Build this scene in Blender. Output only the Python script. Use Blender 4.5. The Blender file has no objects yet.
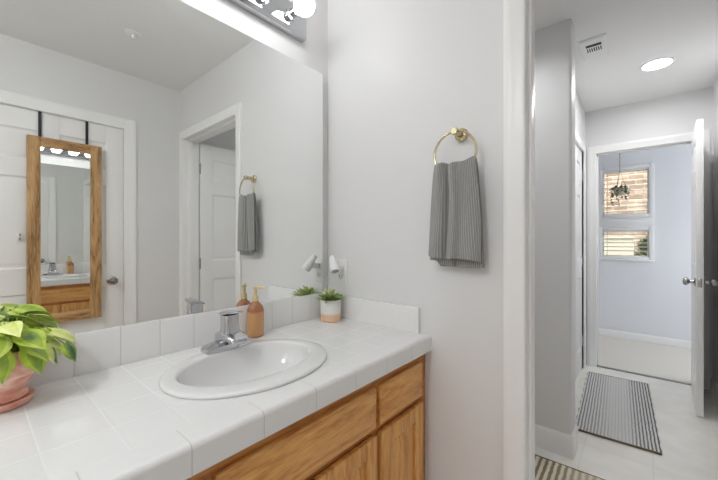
import bpy, bmesh, math, random
from mathutils import Vector, Matrix
R = math.radians
S = bpy.context.scene
COL = S.collection
# ------------------------------------------------------------------ camera
cam_d = bpy.data.cameras.new('camera'); cam = bpy.data.objects.new('camera', cam_d); COL.objects.link(cam)
cam_d.sensor_width = 36.0
cam_d.lens = 36.0 * 332.885 / 718.0
cam_d.shift_y = -0.3 / 718.0
cam_d.clip_start = 0.02
cam.location = (1.1745, -1.1433, 1.2104)
cam.rotation_euler = (R(90), 0, R(40.377))
S.camera = cam
# ------------------------------------------------------------------ world, sun, exposure
W = bpy.data.worlds.new('sky'); S.world = W; W.use_nodes = True
bg = W.node_tree.nodes['Background']
bg.inputs[0].default_value = (0.87, 0.925, 1.0, 1); bg.inputs[1].default_value = 4.6
sun_d = bpy.data.lights.new('sun', 'SUN'); sun = bpy.data.objects.new('sun', sun_d); COL.objects.link(sun)
sun_d.energy = 1.6; sun_d.angle = R(1.0); sun_d.color = (1, .94, .84)
sun.rotation_euler = (R(42), 0, R(-28)); sun.location = (0, 0, 6)
S.view_settings.view_transform = 'Standard'; S.view_settings.look = 'None'
S.view_settings.gamma = 1.0; S.view_settings.use_curve_mapping = False
S.view_settings.exposure = 0.0
ADDED_DOME = 53.0       # emission of the added, unseen dome light behind the camera
BULB = 8.8      # emission of the globe bulbs over the mirror
ADDED_CAN = 82.0      # emission of the added, unseen hall downlight beyond the doorway
CAN = 145.0       # emission of the recessed hall light
S.cycles.max_bounces = 16; S.cycles.diffuse_bounces = 8; S.cycles.glossy_bounces = 8
S.cycles.transmission_bounces = 10; S.cycles.sample_clamp_indirect = 6.0
S.cycles.use_denoising = True
S.cycles.caustics_reflective = True

# ------------------------------------------------------------------ materials
def srgb(r, g, b):
    f = lambda c: (c/255/12.92) if c/255 <= .04045 else ((c/255+.055)/1.055)**2.4
    return (f(r), f(g), f(b), 1)
def base_mat(name, col, rough=.5, metal=0, **kw):
    m = bpy.data.materials.new(name); m.use_nodes = True
    b = m.node_tree.nodes['Principled BSDF']
    b.inputs['Base Color'].default_value = col
    b.inputs['Roughness'].default_value = rough
    b.inputs['Metallic'].default_value = metal
    for k, v in kw.items(): b.inputs[k.replace('_', ' ')].default_value = v
    return m, m.node_tree.nodes, m.node_tree.links, b
def ramp(n, stops):
    r = n.new('ShaderNodeValToRGB'); e = r.color_ramp.elements
    e[0].position, e[0].color = stops[0]; e[1].position, e[1].color = stops[-1]
    for p, c in stops[1:-1]:
        x = e.new(p); x.color = c
    return r
def noise_bump(n, l, b, scale, strength, dist=.002, detail=3, coord='Object'):
    t = n.new('ShaderNodeTexCoord'); z = n.new('ShaderNodeTexNoise'); z.inputs['Scale'].default_value = scale
    z.inputs['Detail'].default_value = detail
    l.new(t.outputs[coord], z.inputs['Vector'])
    u = n.new('ShaderNodeBump'); u.inputs['Strength'].default_value = strength; u.inputs['Distance'].default_value = dist
    l.new(z.outputs['Fac'], u.inputs['Height']); l.new(u.outputs[0], b.inputs['Normal'])
    return t, z
def plain(name, col, rough=.5, metal=0, bump=None, **kw):
    m, n, l, b = base_mat(name, col, rough, metal, **kw)
    if bump: noise_bump(n, l, b, *bump)
    return m
M = {}
M['wall'] = plain('grey_wall_paint', (.738, .735, .735, 1), .42, bump=(170, .35, .0022))
M['bedwall'] = plain('cool_white_wall_paint', (.80, .81, .84, 1), .6, bump=(150, .3, .002))
M['ceiling'] = plain('ceiling_paint', (.82, .818, .812, 1), .75, bump=(110, .4, .003))
M['trim'] = plain('white_trim_paint', (.86, .857, .85, 1), .3, bump=(60, .05, .001))
M['door'] = plain('white_door_paint', (.84, .837, .83, 1), .35, bump=(90, .08, .001))
M['mirror'] = plain('mirror_glass', (.93, .945, .93, 1), .0, 1)
M['chrome'] = plain('chrome', (.60, .61, .63, 1), .05, 1, bump=(4, .02, .001))
M['knob'] = plain('brushed_nickel', (.45, .44, .43, 1), .16, 1, bump=(60, .03, .0005))
M['brass'] = plain('brushed_champagne_brass', (.62, .53, .34, 1), .25, 1, bump=(90, .05, .0005))
M['porcelain'] = plain('white_porcelain', (.77, .77, .765, 1), .08, bump=(8, .01, .001), Coat_Weight=.3)
M['plastic'] = plain('white_plastic', (.8, .8, .8, 1), .35, bump=(80, .03, .0005))
M['dark'] = plain('dark_slot', (.02, .02, .02, 1), .6, bump=(80, .05, .001))
M['strap'] = plain('black_metal_strap', (.03, .032, .035, 1), .4, .6, bump=(80, .05, .001))
M['grey_metal'] = plain('grey_metal', (.3, .3, .29, 1), .35, .9, bump=(60, .05, .001))
M['aluminium'] = plain('mirror_edge_aluminium', (.36, .36, .35, 1), .4, .8, bump=(60, .05, .001))
M['lens'] = plain('grey_lens', (.4, .41, .42, 1), .2, bump=(60, .02, .001))
M['slat'] = plain('white_blind_slat', (.85, .85, .84, 1), .5, bump=(40, .05, .001))
M['cord'] = plain('brown_cord', (.12, .09, .06, 1), .8, bump=(200, .2, .001))
M['soil'] = plain('dark_soil', (.05, .035, .022, 1), .95, bump=(90, 1, .01))
M['carpet'] = plain('beige_carpet', (.70, .665, .60, 1), .95, bump=(300, .8, .004))
def emit(name, col, s):
    m = bpy.data.materials.new(name); m.use_nodes = True; n = m.node_tree.nodes; l = m.node_tree.links
    b = n['Principled BSDF']; b.inputs['Base Color'].default_value = (.9, .9, .9, 1)
    b.inputs['Emission Color'].default_value = col; b.inputs['Emission Strength'].default_value = s
    # slightly hotter filament core through procedural falloff towards the limb of the globe
    return m
M['bulb'] = emit('lit_globe', (.985, .992, 1, 1), BULB)
M['dome'] = emit('added_dome_glow', (.972, .985, 1, 1), ADDED_DOME)
M['can2'] = emit('added_downlight_lens', (.975, .988, 1, 1), ADDED_CAN)
M['can'] = emit('lit_lens', (.985, .99, 1, 1), CAN)

def floor_mat():
    m, n, l, b = base_mat('cream_vinyl_tile', (.7, .68, .62, 1), .28)
    t = n.new('ShaderNodeTexCoord')
    br = n.new('ShaderNodeTexBrick'); br.offset = 0; br.inputs['Scale'].default_value = 1
    br.inputs['Brick Width'].default_value = .305; br.inputs['Row Height'].default_value = .305
    br.inputs['Mortar Size'].default_value = .0025; br.inputs['Mortar Smooth'].default_value = .3
    br.inputs['Color1'].default_value = (.86, .845, .80, 1); br.inputs['Color2'].default_value = (.845, .83, .785, 1)
    br.inputs['Mortar'].default_value = (.76, .74, .69, 1)
    l.new(t.outputs['Object'], br.inputs['Vector'])
    z = n.new('ShaderNodeTexNoise'); z.inputs['Scale'].default_value = 7; l.new(t.outputs['Object'], z.inputs['Vector'])
    r = ramp(n, [(.35, (.93, .92, .9, 1)), (.7, (1, 1, 1, 1))]); l.new(z.outputs['Fac'], r.inputs[0])
    mx = n.new('ShaderNodeMix'); mx.data_type = 'RGBA'; mx.blend_type = 'MULTIPLY'; mx.inputs[0].default_value = 1
    l.new(br.outputs['Color'], mx.inputs[6]); l.new(r.outputs[0], mx.inputs[7]); l.new(mx.outputs[2], b.inputs['Base Color'])
    return m
M['floor'] = floor_mat()

def tile_mat(name, axes, step, off, col=(.80, .80, .795, 1), grout=(.56, .55, .53, 1), half=.0013, rough=.09):
    """glazed tile with grout lines along the given object axes"""
    m, n, l, b = base_mat(name, col, rough)
    t = n.new('ShaderNodeTexCoord'); s = n.new('ShaderNodeSeparateXYZ'); l.new(t.outputs['Object'], s.inputs[0])
    acc = None
    for a, st, of in zip(axes, step, off):
        ad = n.new('ShaderNodeMath'); ad.operation = 'ADD'; ad.inputs[1].default_value = 50*st - of + st/2
        l.new(s.outputs['XYZ'.index(a)], ad.inputs[0])
        mo = n.new('ShaderNodeMath'); mo.operation = 'MODULO'; mo.inputs[1].default_value = st; l.new(ad.outputs[0], mo.inputs[0])
        su = n.new('ShaderNodeMath'); su.operation = 'SUBTRACT'; su.inputs[1].default_value = st/2; l.new(mo.outputs[0], su.inputs[0])
        ab = n.new('ShaderNodeMath'); ab.operation = 'ABSOLUTE'; l.new(su.outputs[0], ab.inputs[0])
        if acc is None: acc = ab
        else:
            mi = n.new('ShaderNodeMath'); mi.operation = 'MINIMUM'; l.new(acc.outputs[0], mi.inputs[0]); l.new(ab.outputs[0], mi.inputs[1]); acc = mi
    mr = n.new('ShaderNodeMapRange'); mr.inputs['From Min'].default_value = half*.6; mr.inputs['From Max'].default_value = half*1.6
    l.new(acc.outputs[0], mr.inputs['Value'])
    mx = n.new('ShaderNodeMix'); mx.data_type = 'RGBA'; mx.inputs[6].default_value = grout; mx.inputs[7].default_value = col
    l.new(mr.outputs[0], mx.inputs[0]); l.new(mx.outputs[2], b.inputs['Base Color'])
    ro = n.new('ShaderNodeMapRange'); ro.inputs['To Min'].default_value = .7; ro.inputs['To Max'].default_value = rough
    l.new(mr.outputs[0], ro.inputs['Value']); l.new(ro.outputs[0], b.inputs['Roughness'])
    mr2 = n.new('ShaderNodeMapRange'); mr2.inputs['From Max'].default_value = .006; l.new(acc.outputs[0], mr2.inputs['Value'])
    z = n.new('ShaderNodeTexNoise'); z.inputs['Scale'].default_value = 14; l.new(t.outputs['Object'], z.inputs['Vector'])
    sm = n.new('ShaderNodeMath'); sm.operation = 'MULTIPLY_ADD'; sm.inputs[1].default_value = .9
    l.new(z.outputs['Fac'], sm.inputs[0]); l.new(mr2.outputs[0], sm.inputs[2])
    u = n.new('ShaderNodeBump'); u.inputs['Strength'].default_value = .22; u.inputs['Distance'].default_value = .0012
    l.new(sm.outputs[0], u.inputs['Height']); l.new(u.outputs[0], b.inputs['Normal'])
    return m
M['tile_top'] = tile_mat('white_counter_tile', 'XY', (.1035, .1035), (.498, -.9601+.1035*20), grout=(.75, .75, .745, 1), half=.0009)
M['tile_nose'] = tile_mat('white_edge_tile', 'Y', (.1485,), (-.2907+1.485,), half=.001)
M['tile_splash'] = tile_mat('white_backsplash_tile', 'Y', (.1035,), (-.9601+.1035*20,), half=.001)
M['tile_side'] = tile_mat('white_side_splash_tile', 'X', (.6,), (3.0,), half=.001)

def wood(name, c1, c2, c3, scale=9, axis='Y', rough=.38, ring=1.0):
    m, n, l, b = base_mat(name, c2, rough)
    t = n.new('ShaderNodeTexCoord'); mp = n.new('ShaderNodeMapping'); l.new(t.outputs['Object'], mp.inputs[0])
    sc = {'X': (.12, 1, 1), 'Y': (1, .12, 1), 'Z': (1, 1, .1)}[axis]
    mp.inputs['Scale'].default_value = sc
    z = n.new('ShaderNodeTexNoise'); z.inputs['Scale'].default_value = scale*.9; z.inputs['Detail'].default_value = 2
    l.new(mp.outputs[0], z.inputs['Vector'])
    ml = n.new('ShaderNodeMath'); ml.operation = 'MULTIPLY'; ml.inputs[1].default_value = 9*ring; l.new(z.outputs['Fac'], ml.inputs[0])
    fr = n.new('ShaderNodeMath'); fr.operation = 'PINGPONG'; fr.inputs[1].default_value = .5; l.new(ml.outputs[0], fr.inputs[0])
    f = n.new('ShaderNodeTexNoise'); f.inputs['Scale'].default_value = scale*22; f.inputs['Detail'].default_value = 4
    l.new(mp.outputs[0], f.inputs['Vector'])
    ad = n.new('ShaderNodeMath'); ad.operation = 'MULTIPLY_ADD'; ad.inputs[1].default_value = .55; l.new(fr.outputs[0], ad.inputs[0])
    hf = n.new('ShaderNodeMath'); hf.operation = 'MULTIPLY'; hf.inputs[1].default_value = .75; l.new(f.outputs['Fac'], hf.inputs[0])
    l.new(hf.outputs[0], ad.inputs[2])
    r = ramp(n, [(.28, c1), (.5, c2), (.78, c3)]); l.new(ad.outputs[0], r.inputs[0]); l.new(r.outputs[0], b.inputs['Base Color'])
    u = n.new('ShaderNodeBump'); u.inputs['Strength'].default_value = .12; u.inputs['Distance'].default_value = .001
    l.new(f.outputs['Fac'], u.inputs['Height']); l.new(u.outputs[0], b.inputs['Normal'])
    return m
oc = (srgb(186, 124, 62), srgb(214, 156, 86), srgb(230, 178, 108))
M['oak_h'] = wood('honey_oak_horizontal_grain', *oc, axis='Y')
M['oak_v'] = wood('honey_oak_vertical_grain', *oc, axis='Z')
M['oak_frame'] = wood('honey_oak_face_frame', srgb(158, 96, 44), srgb(184, 118, 58), srgb(198, 136, 72), axis='Y')
rc = (srgb(118, 82, 48), srgb(178, 138, 90), srgb(206, 170, 122))
M['rustic_v'] = wood('rustic_brown_wood_upright', *rc, scale=7, axis='Z', rough=.55, ring=1.3)
M['rustic_h'] = wood('rustic_brown_wood_rail', *rc, scale=7, axis='Y', rough=.55, ring=1.3)

def stripe_rug(name, light, dark, period, duty, fade, offset=0.0):
    m, n, l, b = base_mat(name, light, .95)
    t = n.new('ShaderNodeTexCoord'); s = n.new('ShaderNodeSeparateXYZ'); l.new(t.outputs['Object'], s.inputs[0])
    nz = n.new('ShaderNodeTexNoise'); nz.inputs['Scale'].default_value = 40; l.new(t.outputs['Object'], nz.inputs['Vector'])
    wob = n.new('ShaderNodeMath'); wob.operation = 'MULTIPLY_ADD'; wob.inputs[1].default_value = .009; l.new(nz.outputs['Fac'], wob.inputs[0]); l.new(s.outputs[0], wob.inputs[2])
    dv = n.new('ShaderNodeMath'); dv.operation = 'DIVIDE'; dv.inputs[1].default_value = period; l.new(wob.outputs[0], dv.inputs[0])
    pp = n.new('ShaderNodeMath'); pp.operation = 'PINGPONG'; pp.inputs[1].default_value = .5; l.new(dv.outputs[0], pp.inputs[0])
    mr = n.new('ShaderNodeMapRange'); mr.inputs['From Min'].default_value = duty*.5-.07; mr.inputs['From Max'].default_value = duty*.5+.07
    l.new(pp.outputs[0], mr.inputs['Value'])
    # broad bands: yarn dyed lighter in the middle of the rug
    fr = ramp(n, fade); 
    xm = n.new('ShaderNodeMath'); xm.operation = 'ADD'; xm.inputs[1].default_value = .5; l.new(s.outputs[0], xm.inputs[0]); l.new(xm.outputs[0], fr.inputs[0])
    mxd = n.new('ShaderNodeMix'); mxd.data_type = 'RGBA'; mxd.inputs[6].default_value = light; mxd.inputs[7].default_value = dark; l.new(fr.outputs[0], mxd.inputs[0])
    mx = n.new('ShaderNodeMix'); mx.data_type = 'RGBA'; mx.inputs[7].default_value = light
    l.new(mr.outputs[0], mx.inputs[0]); l.new(mxd.outputs[2], mx.inputs[6]); l.new(mx.outputs[2], b.inputs['Base Color'])
    f = n.new('ShaderNodeTexNoise'); f.inputs['Scale'].default_value = 350; l.new(t.outputs['Object'], f.inputs['Vector'])
    ad = n.new('ShaderNodeMath'); ad.operation = 'ADD'; l.new(pp.outputs[0], ad.inputs[0]); l.new(f.outputs['Fac'], ad.inputs[1])
    u = n.new('ShaderNodeBump'); u.inputs['Strength'].default_value = .8; u.inputs['Distance'].default_value = .005
    l.new(ad.outputs[0], u.inputs['Height']); l.new(u.outputs[0], b.inputs['Normal'])
    return m
g = lambda v: (v, v, v, 1)
M['rug_grey'] = stripe_rug('grey_striped_weave', (.74, .735, .725, 1), (.10, .10, .105, 1), .0172, .46,
                           [(.28, g(.85)), (.40, g(.55)), (.47, g(.16)), (.56, g(.2)), (.60, g(.75)), (.72, g(1))])
M['rug_beige'] = stripe_rug('beige_striped_weave', (.76, .70, .57, 1), (.24, .18, .11, 1), .030, .5,
                            [(.0, g(1)), (.6, g(.95)), (.72, g(.45)), (.9, g(.35)), (1, g(.35))])
M['rug_edge'] = plain('brown_rug_binding', (.16, .11, .065, 1), .9, bump=(200, .5, .002))

def towel_mat():
    m, n, l, b = base_mat('grey_ribbed_terry', (.25, .247, .225, 1), .95, Sheen_Weight=.3)
    t = n.new('ShaderNodeTexCoord'); s = n.new('ShaderNodeSeparateXYZ'); l.new(t.outputs['UV'], s.inputs[0])
    ml = n.new('ShaderNodeMath'); ml.operation = 'MULTIPLY'; ml.inputs[1].default_value = 30; l.new(s.outputs[0], ml.inputs[0])
    pp = n.new('ShaderNodeMath'); pp.operation = 'PINGPONG'; pp.inputs[1].default_value = .5; l.new(ml.outputs[0], pp.inputs[0])
    r = ramp(n, [(.0, (.20, .197, .178, 1)), (.5, (.40, .395, .365, 1))])
    l.new(pp.outputs[0], r.inputs[0])
    # plain woven hem near both ends
    z = n.new('ShaderNodeTexNoise'); z.inputs['Scale'].default_value = 420; l.new(t.outputs['Object'], z.inputs['Vector'])
    mx = n.new('ShaderNodeMix'); mx.data_type = 'RGBA'; mx.blend_type = 'OVERLAY'; mx.inputs[0].default_value = .5
    l.new(r.outputs[0], mx.inputs[6]); l.new(z.outputs['Color'], mx.inputs[7])
    hs = n.new('ShaderNodeHueSaturation'); hs.inputs['Saturation'].default_value = .45; l.new(mx.outputs[2], hs.inputs['Color']); l.new(hs.outputs[0], b.inputs['Base Color'])
    ad = n.new('ShaderNodeMath'); ad.operation = 'MULTIPLY_ADD'; ad.inputs[1].default_value = .4; l.new(z.outputs['Fac'], ad.inputs[0]); l.new(pp.outputs[0], ad.inputs[2])
    u = n.new('ShaderNodeBump'); u.inputs['Strength'].default_value = .8; u.inputs['Distance'].default_value = .004
    l.new(ad.outputs[0], u.inputs['Height']); l.new(u.outputs[0], b.inputs['Normal'])
    return m
M['towel'] = towel_mat()

def leaf_mat(name, darkc, limec, vari=.5, scale=26, palec=None):
    m, n, l, b = base_mat(name, limec, .34, Subsurface_Weight=0.0)
    a = n.new('ShaderNodeAttribute'); a.attribute_name = 'tint'
    t = n.new('ShaderNodeTexCoord'); z = n.new('ShaderNodeTexNoise'); z.inputs['Scale'].default_value = scale; z.inputs['Detail'].default_value = 3
    l.new(t.outputs['Object'], z.inputs['Vector'])
    ad = n.new('ShaderNodeMath'); ad.operation = 'MULTIPLY_ADD'; ad.inputs[1].default_value = vari; l.new(z.outputs['Fac'], ad.inputs[0]); l.new(a.outputs['Fac'], ad.inputs[2])
    r = ramp(n, [(.22, darkc), (.62, limec), (1.0, palec or limec)]); l.new(ad.outputs[0], r.inputs[0]); l.new(r.outputs[0], b.inputs['Base Color'])
    u = n.new('ShaderNodeBump'); u.inputs['Strength'].default_value = .2; u.inputs['Distance'].default_value = .002
    l.new(z.outputs['Fac'], u.inputs['Height']); l.new(u.outputs[0], b.inputs['Normal'])
    return m
M['leaf'] = leaf_mat('variegated_green_leaf', srgb(58, 104, 64), srgb(186, 210, 70), .75, 30, srgb(238, 242, 168))
M['succulent'] = leaf_mat('pale_green_succulent_leaf', srgb(140, 162, 96), srgb(200, 214, 152), .45, 40, srgb(240, 244, 210))
M['fern'] = leaf_mat('dark_trailing_leaf', srgb(40, 70, 48), srgb(84, 120, 88), .4, 30)
M['shrub'] = leaf_mat('hedge_leaf', srgb(20, 36, 18), srgb(84, 110, 44), .6, 8)
M['stem'] = plain('pale_green_stem', srgb(140, 160, 80), .5, bump=(60, .1, .001))

def pot_mat():
    m, n, l, b = base_mat('pink_marbled_glaze', srgb(222, 150, 128), .22)
    t, z = noise_bump(n, l, b, 18, .05, .001, 5)
    mp = n.new('ShaderNodeMapping'); mp.inputs['Scale'].default_value = (1, 1, 3.2); l.new(t.outputs['Object'], mp.inputs[0])
    z2 = n.new('ShaderNodeTexNoise'); z2.inputs['Scale'].default_value = 14; z2.inputs['Detail'].default_value = 6; z2.inputs['Distortion'].default_value = 1.2
    l.new(mp.outputs[0], z2.inputs['Vector'])
    r = ramp(n, [(.3, srgb(224, 150, 130)), (.5, srgb(242, 184, 164)), (.68, srgb(250, 220, 206))]); l.new(z2.outputs['Fac'], r.inputs[0]); l.new(r.outputs[0], b.inputs['Base Color'])
    return m
M['pink_pot'] = pot_mat()
def dip_mat():
    m, n, l, b = base_mat('white_pot_dipped_peach', (.8, .8, .78, 1), .5)
    t, z = noise_bump(n, l, b, 120, .1, .001)
    s = n.new('ShaderNodeSeparateXYZ'); l.new(t.outputs['Object'], s.inputs[0])
    r = n.new('ShaderNodeMapRange'); r.inputs['From Min'].default_value = .028; r.inputs['From Max'].default_value = .04; l.new(s.outputs[2], r.inputs['Value'])
    mx = n.new('ShaderNodeMix'); mx.data_type = 'RGBA'; mx.inputs[6].default_value = srgb(228, 192, 160); mx.inputs[7].default_value = srgb(228, 228, 222)
    l.new(r.outputs[0], mx.inputs[0]); l.new(mx.outputs[2], b.inputs['Base Color'])
    return m
M['dip_pot'] = dip_mat()
def soap_mat():
    m, n, l, b = base_mat('amber_soap_bottle', srgb(200, 138, 84), .12, Coat_Weight=.6)
    t = n.new('ShaderNodeTexCoord'); s = n.new('ShaderNodeSeparateXYZ'); l.new(t.outputs['Object'], s.inputs[0])
    z = n.new('ShaderNodeTexNoise'); z.inputs['Scale'].default_value = 30; l.new(t.outputs['Object'], z.inputs['Vector'])
    wob = n.new('ShaderNodeMath'); wob.operation = 'MULTIPLY_ADD'; wob.inputs[1].default_value = .004; l.new(z.outputs['Fac'], wob.inputs[0]); l.new(s.outputs[2], wob.inputs[2])
    r = n.new('ShaderNodeMapRange'); r.inputs['From Min'].default_value = .091; r.inputs['From Max'].default_value = .098; l.new(wob.outputs[0], r.inputs['Value'])
    mx = n.new('ShaderNodeMix'); mx.data_type = 'RGBA'; mx.inputs[6].default_value = srgb(214, 160, 104); mx.inputs[7].default_value = srgb(176, 112, 68)
    l.new(r.outputs[0], mx.inputs[0]); l.new(mx.outputs[2], b.inputs['Base Color'])
    b.inputs['Transmission Weight'].default_value = .12
    return m
M['soap'] = soap_mat()
M['pump'] = plain('cream_gold_pump', srgb(214, 198, 150), .35, .2, bump=(50, .03, .001))
M['pinkprint'] = plain('pink_print', srgb(206, 120, 96), .4, bump=(50, .03, .001))
def stone_mat():
    m, n, l, b = base_mat('tan_stone_wall', srgb(190, 165, 135), .9)
    t = n.new('ShaderNodeTexCoord'); mp = n.new('ShaderNodeMapping'); mp.inputs['Scale'].default_value = (1, 1, 1); mp.inputs['Rotation'].default_value = (R(90), 0, 0)
    l.new(t.outputs['Object'], mp.inputs[0])
    br = n.new('ShaderNodeTexBrick'); br.inputs['Scale'].default_value = 1; br.inputs['Brick Width'].default_value = .24; br.inputs['Row Height'].default_value = .10
    br.inputs['Mortar Size'].default_value = .008
    br.inputs['Color1'].default_value = srgb(172, 150, 128); br.inputs['Color2'].default_value = srgb(140, 116, 94); br.inputs['Mortar'].default_value = srgb(190, 180, 166)
    l.new(mp.outputs[0], br.inputs['Vector'])
    z = n.new('ShaderNodeTexNoise'); z.inputs['Scale'].default_value = 9; z.inputs['Detail'].default_value = 5; l.new(t.outputs['Object'], z.inputs['Vector'])
    r = ramp(n, [(.3, (.65, .62, .6, 1)), (.65, (1.1, 1.05, 1, 1))]); l.new(z.outputs['Fac'], r.inputs[0])
    mx = n.new('ShaderNodeMix'); mx.data_type = 'RGBA'; mx.blend_type = 'MULTIPLY'; mx.inputs[0].default_value = 1
    l.new(br.outputs['Color'], mx.inputs[6]); l.new(r.outputs[0], mx.inputs[7]); l.new(mx.outputs[2], b.inputs['Base Color'])
    u = n.new('ShaderNodeBump'); u.inputs['Strength'].default_value = .6; u.inputs['Distance'].default_value = .02
    l.new(z.outputs['Fac'], u.inputs['Height']); l.new(u.outputs[0], b.inputs['Normal'])
    return m
M['stone'] = stone_mat()
M['cream_stucco'] = plain('cream_stucco', srgb(190, 182, 160), .9, bump=(60, .5, .004))
M['earth'] = plain('garden_earth', (.3, .25, .18, 1), .95, bump=(30, .8, .02))
def glass_mat():
    m = bpy.data.materials.new('window_glass'); m.use_nodes = True; n = m.node_tree.nodes; l = m.node_tree.links
    n.remove(n['Principled BSDF']); o = n['Material Output']
    tr = n.new('ShaderNodeBsdfTransparent'); tr.inputs[0].default_value = (.96, .98, .98, 1)
    gl = n.new('ShaderNodeBsdfGlossy'); gl.inputs['Roughness'].default_value = .02
    fr = n.new('ShaderNodeFresnel'); fr.inputs['IOR'].default_value = 1.45
    mx = n.new('ShaderNodeMixShader'); l.new(fr.outputs[0], mx.inputs[0]); l.new(tr.outputs[0], mx.inputs[1]); l.new(gl.outputs[0], mx.inputs[2]); l.new(mx.outputs[0], o.inputs[0])
    return m
M['glass'] = glass_mat()

# ------------------------------------------------------------------ mesh helpers
def nb(): return bmesh.new()
def box(bm, lo, hi, bev=0.0, seg=2, mi=0, mtx=None):
    t = bmesh.new(); bmesh.ops.create_cube(t, size=1)
    lo = Vector(lo); hi = Vector(hi); c = (lo+hi)/2; d = hi-lo
    for v in t.verts: v.co = Vector((v.co.x*d.x, v.co.y*d.y, v.co.z*d.z)) + c
    if bev > 0:
        bmesh.ops.bevel(t, geom=t.edges[:]+t.verts[:], offset=min(bev, min(d)*.49), segments=seg, profile=.5, affect='EDGES')
    merge(bm, t, mi, mtx)
def merge(bm, t, mi=0, mtx=None):
    for f in t.faces: f.material_index = mi
    if mtx is not None: bmesh.ops.transform(t, matrix=mtx, verts=t.verts)
    me = bpy.data.meshes.new('tmp'); t.to_mesh(me); t.free(); bm.from_mesh(me); bpy.data.meshes.remove(me)
def lathe(bm, prof, n=32, mtx=None, mi=0, squash=None):
    t = bmesh.new(); rings = []
    for r, z in prof:
        if r < 1e-6: rings.append([t.verts.new((0, 0, z))]); continue
        rings.append([t.verts.new((r*math.cos(2*math.pi*k/n), r*math.sin(2*math.pi*k/n), z)) for k in range(n)])
    for a, b in zip(rings, rings[1:]):
        for k in range(n):
            q = (k+1) % n
            if len(a) == 1 and len(b) > 1: t.faces.new((a[0], b[k], b[q])) if False else t.faces.new((b[k], b[q], a[0]))
            elif len(b) == 1 and len(a) > 1: t.faces.new((a[k], a[q], b[0]))
            elif len(a) > 1: t.faces.new((a[k], a[q], b[q], b[k]))
    bmesh.ops.recalc_face_normals(t, faces=t.faces)
    merge(bm, t, mi, mtx)
def tube(bm, pts, rad, n=10, mi=0, cap=True, closed=False, mtx=None):
    t = bmesh.new(); pts = [Vector(p) for p in pts]; N = len(pts); rings = []
    rad = rad if isinstance(rad, (list, tuple)) else [rad]*N
    prev = None
    for i, p in enumerate(pts):
        if closed: d = pts[(i+1) % N]-pts[i-1]
        else: d = pts[min(i+1, N-1)]-pts[max(i-1, 0)]
        d.normalize()
        if prev is None:
            a = Vector((0, 0, 1)) if abs(d.z) < .9 else Vector((1, 0, 0)); x = d.cross(a).normalized()
        else: x = (prev - d*prev.dot(d)).normalized()
        prev = x; y = d.cross(x)
        rings.append([t.verts.new(p + (x*math.cos(2*math.pi*k/n)+y*math.sin(2*math.pi*k/n))*rad[i]) for k in range(n)])
    prs = list(zip(rings, rings[1:])) + ([(rings[-1], rings[0])] if closed else [])
    for a, b in prs:
        for k in range(n): t.faces.new((a[k], a[(k+1) % n], b[(k+1) % n], b[k]))
    if cap and not closed: t.faces.new(rings[0][::-1]); t.faces.new(rings[-1])
    bmesh.ops.recalc_face_normals(t, faces=t.faces)
    merge(bm, t, mi, mtx)
def loft(bm, loops, mi=0, cap0=False, cap1=False, mtx=None):
    t = bmesh.new(); rings = [[t.verts.new(p) for p in L] for L in loops]; n = len(loops[0])
    for a, b in zip(rings, rings[1:]):
        for k in range(n): t.faces.new((a[k], a[(k+1) % n], b[(k+1) % n], b[k]))
    if cap0: t.faces.new(rings[0][::-1])
    if cap1: t.faces.new(rings[-1])
    bmesh.ops.recalc_face_normals(t, faces=t.faces)
    merge(bm, t, mi, mtx)
def prism(bm, poly, a, b, axis='y', mi=0, mtx=None):
    """extrude a 2-D polygon between a and b along an axis (poly is in the other two axes, in xyz order)"""
    t = bmesh.new()
    def P(p, s):
        return {'y': (p[0], s, p[1]), 'x': (s, p[0], p[1]), 'z': (p[0], p[1], s)}[axis]
    A = [t.verts.new(P(p, a)) for p in poly]; B = [t.verts.new(P(p, b)) for p in poly]; n = len(poly)
    for k in range(n): t.faces.new((A[k], A[(k+1) % n], B[(k+1) % n], B[k]))
    t.faces.new(A[::-1]); t.faces.new(B)
    bmesh.ops.recalc_face_normals(t, faces=t.faces)
    merge(bm, t, mi, mtx)
def obj(name, bm, mats, parent=None, angle=35, smooth=True, loc=None):
    me = bpy.data.meshes.new(name); bm.to_mesh(me); bm.free()
    for m in (mats if isinstance(mats, (list, tuple)) else [mats]): me.materials.append(m)
    if smooth:
        me.shade_smooth(); me.set_sharp_from_angle(angle=R(angle))
    o = bpy.data.objects.new(name, me); COL.objects.link(o)
    if parent is not None: o.parent = parent
    if loc is not None: o.location = loc
    return o
def struct(name, bm, mats, **k):
    o = obj(name, bm, mats, **k); o['kind'] = 'structure'; return o
def tag(o, label, cat, group=None):
    o['label'] = label; o['category'] = cat
    if group: o['group'] = group
    return o
def thing(name, label, cat, loc=(0, 0, 0), rz=0, group=None):
    o = bpy.data.objects.new(name, None); o.empty_display_size = .05; COL.objects.link(o); o.location = loc; o.rotation_euler = (0, 0, rz)
    return tag(o, label, cat, group)
def boxes(name, mat, *bs, bev=0.0, parent=None, st=True):
    bm = nb()
    for lo, hi in bs: box(bm, lo, hi, bev)
    return struct(name, bm, mat, parent=parent) if st else obj(name, bm, mat, parent)

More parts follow.
